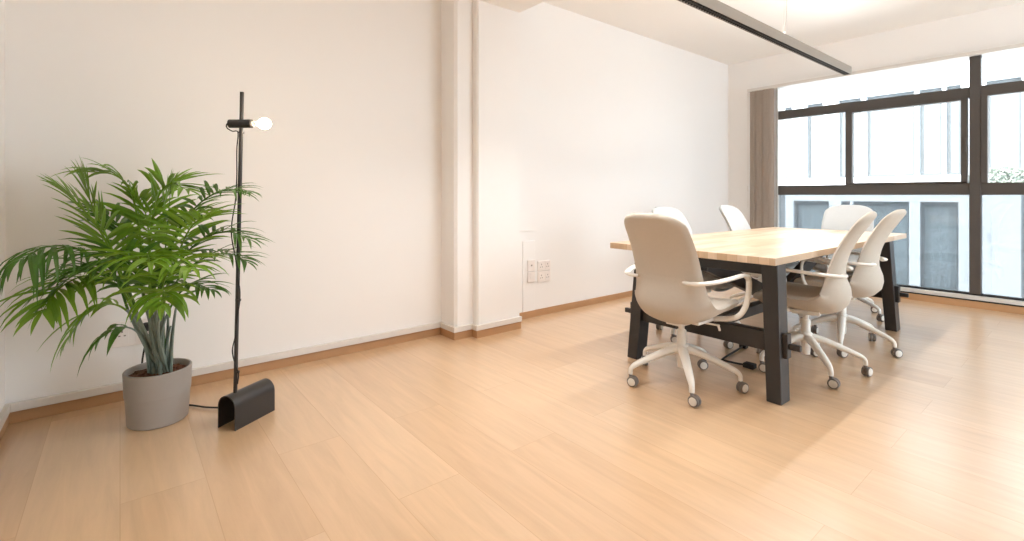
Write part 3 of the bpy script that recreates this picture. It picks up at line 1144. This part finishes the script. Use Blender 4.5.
def frond(ctrl, t0=0.42, n=17, L=0.2, w=0.0085, droop=0.5, m='leaf', lift=0.25, spread=1.0, nref=None):
    base = Vector((pp.x + rp.uniform(-0.035, 0.05), pp.y + rp.uniform(-0.03, 0.03), 0.214))
    pts = [base] + [at(u, v, d) for u, v, d in ctrl]
    cv = [p - pp for p in catmull(pts, 9)]
    n = int(n * 0.95)
    L *= 1.22
    w *= 1.30
    bm = bmesh.new()
    tube(bm, cv, lambda q: 0.0058 * (1 - q) ** 0.8 + 0.0011, 6)
    for f in bm.faces:
        f.material_index = 1 if f.calc_center_median().z < 0.55 else 0
    tot = len(cv) - 1
    for k in range(n):
        t = t0 + (1 - t0) * (k + 0.5) / n
        i = t * tot
        i0 = min(int(i), tot - 1)
        p = cv[i0].lerp(cv[i0 + 1], i - i0)
        T_ = (cv[min(i0 + 2, tot)] - cv[max(i0 - 1, 0)]).normalized()
        s = T_.cross(Z3 if nref is None else Vector(nref))
        if s.length < 0.15:
            s = RGT.copy()
        s.normalize()
        nn = s.cross(T_).normalized()
        q = (k + 0.5) / n
        ln = L * (0.45 + 0.75 * math.sin(PI * min(1, 0.18 + q * 0.72)) ** 0.9) * (1.0 if q < 0.8 else 0.7)
        fw = 0.55 + 0.75 * q
        for sg in (-1, 1):
            d = (s * sg * spread + T_ * fw * rp.uniform(0.6, 1.3) + nn * lift * rp.uniform(-0.4, 1.6)).normalized()
            pj = p + T_ * rp.uniform(-0.006, 0.006)
            leaflet(bm, pj, d, nn, ln * rp.uniform(0.82, 1.1), w * rp.uniform(0.8, 1.15), droop * rp.uniform(0.6, 1.4))
    d = (cv[-1] - cv[-2]).normalized()
    leaflet(bm, cv[-1], d, Z3, L * 0.45, w * 0.8, droop)
    return obj('frond', bm, [M[m], M['cane']], palm)


D0 = 2.24
# long drooping frond to the far left
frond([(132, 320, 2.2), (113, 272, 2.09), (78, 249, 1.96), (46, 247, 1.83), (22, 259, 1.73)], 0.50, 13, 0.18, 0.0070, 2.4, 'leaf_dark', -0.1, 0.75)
# fan standing up-left
frond([(138, 320, 2.22), (122, 275, 2.18), (106, 235, 2.12), (92, 205, 2.08), (84, 182, 2.06)], 0.42, 17, 0.19, 0.0085, 0.25, 'leaf', 0.1)
frond([(137, 320, 2.2), (120, 275, 2.13), (102, 234, 2.05), (80, 206, 1.99), (62, 190, 1.95)], 0.46, 13, 0.175, 0.0085, 0.25, 'leaf', 0.1)
# top, arching over to the left
frond([(144, 300, 2.24), (140, 235, 2.24), (130, 190, 2.22), (112, 174, 2.18), (88, 172, 2.12)], 0.52, 12, 0.15, 0.0080, 0.6, 'leaf')
# crown middle, upright
frond([(150, 300, 2.2), (150, 240, 2.20), (157, 200, 2.22), (170, 184, 2.22), (188, 190, 2.20)], 0.45, 15, 0.17, 0.0085, 0.35, 'leaf', 0.2)
frond([(155, 300, 2.28), (160, 235, 2.34), (166, 200, 2.36), (173, 184, 2.38)], 0.5, 12, 0.14, 0.0075, 0.3, 'leaf')
# upper right, arching over the lamp pole
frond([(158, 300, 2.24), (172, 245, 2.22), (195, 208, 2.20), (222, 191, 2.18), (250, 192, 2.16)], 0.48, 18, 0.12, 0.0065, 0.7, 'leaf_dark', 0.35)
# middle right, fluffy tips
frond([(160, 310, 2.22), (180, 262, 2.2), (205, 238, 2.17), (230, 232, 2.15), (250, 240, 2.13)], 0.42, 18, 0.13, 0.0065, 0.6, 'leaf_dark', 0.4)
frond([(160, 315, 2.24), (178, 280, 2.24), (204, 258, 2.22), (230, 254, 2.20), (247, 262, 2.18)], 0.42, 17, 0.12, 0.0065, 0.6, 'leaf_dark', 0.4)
frond([(162, 310, 2.2), (178, 255, 2.12), (192, 226, 2.06), (210, 214, 2.0)], 0.42, 14, 0.15, 0.0080, 0.5, 'leaf', 0.3)
# lower left, sweeping out
frond([(140, 325, 2.18), (120, 288, 2.10), (88, 276, 2.02), (60, 288, 1.88), (42, 312, 1.79)], 0.40, 18, 0.17, 0.0090, 0.9, 'leaf', 0.25)
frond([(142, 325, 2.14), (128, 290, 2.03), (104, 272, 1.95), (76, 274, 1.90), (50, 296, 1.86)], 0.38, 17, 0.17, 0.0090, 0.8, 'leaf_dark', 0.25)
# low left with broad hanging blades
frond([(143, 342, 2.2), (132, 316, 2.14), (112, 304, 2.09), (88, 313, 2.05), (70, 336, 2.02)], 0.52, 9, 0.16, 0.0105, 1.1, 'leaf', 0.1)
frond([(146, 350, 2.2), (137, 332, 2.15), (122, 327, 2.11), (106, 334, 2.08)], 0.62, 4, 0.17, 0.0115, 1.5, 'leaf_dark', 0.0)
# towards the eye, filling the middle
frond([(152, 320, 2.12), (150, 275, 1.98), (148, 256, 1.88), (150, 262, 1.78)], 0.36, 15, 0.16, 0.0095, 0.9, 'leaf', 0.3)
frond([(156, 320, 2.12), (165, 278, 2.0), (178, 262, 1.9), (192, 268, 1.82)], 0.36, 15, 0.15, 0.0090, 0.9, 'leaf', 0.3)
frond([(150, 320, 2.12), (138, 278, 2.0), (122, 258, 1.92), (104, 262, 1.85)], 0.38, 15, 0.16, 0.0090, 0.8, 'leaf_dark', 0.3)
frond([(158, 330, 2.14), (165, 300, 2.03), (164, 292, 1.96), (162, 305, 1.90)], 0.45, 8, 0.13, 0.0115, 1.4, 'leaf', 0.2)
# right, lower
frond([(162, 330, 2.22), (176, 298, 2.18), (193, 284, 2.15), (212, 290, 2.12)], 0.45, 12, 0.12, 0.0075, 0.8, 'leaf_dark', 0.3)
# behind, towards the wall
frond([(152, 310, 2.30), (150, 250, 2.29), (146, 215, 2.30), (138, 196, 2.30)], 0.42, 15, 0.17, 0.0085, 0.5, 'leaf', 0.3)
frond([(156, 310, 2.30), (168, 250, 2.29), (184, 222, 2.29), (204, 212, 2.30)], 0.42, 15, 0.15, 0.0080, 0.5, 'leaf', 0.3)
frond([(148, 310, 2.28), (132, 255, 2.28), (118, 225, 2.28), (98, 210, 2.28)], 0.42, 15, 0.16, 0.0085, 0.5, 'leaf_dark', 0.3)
# unopened spears and canes
bm = bmesh.new()
tube(bm, [p - pp for p in catmull([Vector((pp.x + 0.03, pp.y, 0.214)), at(163, 290, 2.25), at(168, 220, 2.25), at(172, 173, 2.25)], 6)], lambda q: 0.0042 * (1 - q) + 0.0008, 6)
obj('spear_leaf', bm, M['leaf_dark'], palm, smooth=True)
for k in range(13):
    bm = bmesh.new()
    a = 2 * PI * k / 13 + rp.uniform(-0.2, 0.2)
    r = rp.uniform(0.012, 0.042)
    b0 = Vector((0.012 + r * math.cos(a), r * math.sin(a), 0.212))
    h = rp.uniform(0.22, 0.34)
    lean = Vector((math.cos(a), math.sin(a), 0)) * rp.uniform(0.01, 0.045)
    tube(bm, catmull([b0, b0 + lean * 0.3 + Z3 * h * 0.5, b0 + lean + Z3 * h], 4), lambda q: 0.0085 - 0.0045 * q, 8)
    obj('cane', bm, M['cane'], palm, smooth=True)

# ------------------------------------------------------------------ light
w = bpy.data.worlds.new('sky')
SC.world = w
w.use_nodes = True
bg = w.node_tree.nodes['Background']
bg.inputs['Color'].default_value = (0.77, 0.90, 1.0, 1)
bg.inputs['Strength'].default_value = 5.6
sl = bpy.data.lights.new('sun', 'SUN')
sl.energy = 14.0
sl.angle = math.radians(1.5)
sl.color = (1.0, 0.96, 0.90)
so = bpy.data.objects.new('sun', sl)
COL.objects.link(so)
# high behind this building: it lights the white facade across the street, not this room
so.rotation_euler = Vector((0.72, -0.12, -0.68)).to_track_quat('-Z', 'Y').to_euler()
bl_ = bpy.data.lights.new('bulb_light', 'POINT')
bl_.energy = P_BULB
bl_.color = (1.0, 0.80, 0.58)
bl_.shadow_soft_size = 0.03
bo = bpy.data.objects.new('bulb_light', bl_)
COL.objects.link(bo)
bo.parent = fl
bo.location = L_(q0 + RGT * 0.125)

# ------------------------------------------------------------------ picture settings
SC.view_settings.view_transform = 'Standard'
SC.view_settings.look = 'None'
SC.view_settings.gamma = 1
SC.view_settings.use_curve_mapping = False
SC.view_settings.exposure = 0.08
try:
    SC.cycles.use_denoising = True
    SC.cycles.max_bounces = 12
    SC.cycles.diffuse_bounces = 8
    SC.cycles.transparent_max_bounces = 16
    SC.cycles.sample_clamp_indirect = 8
except Exception:
    pass
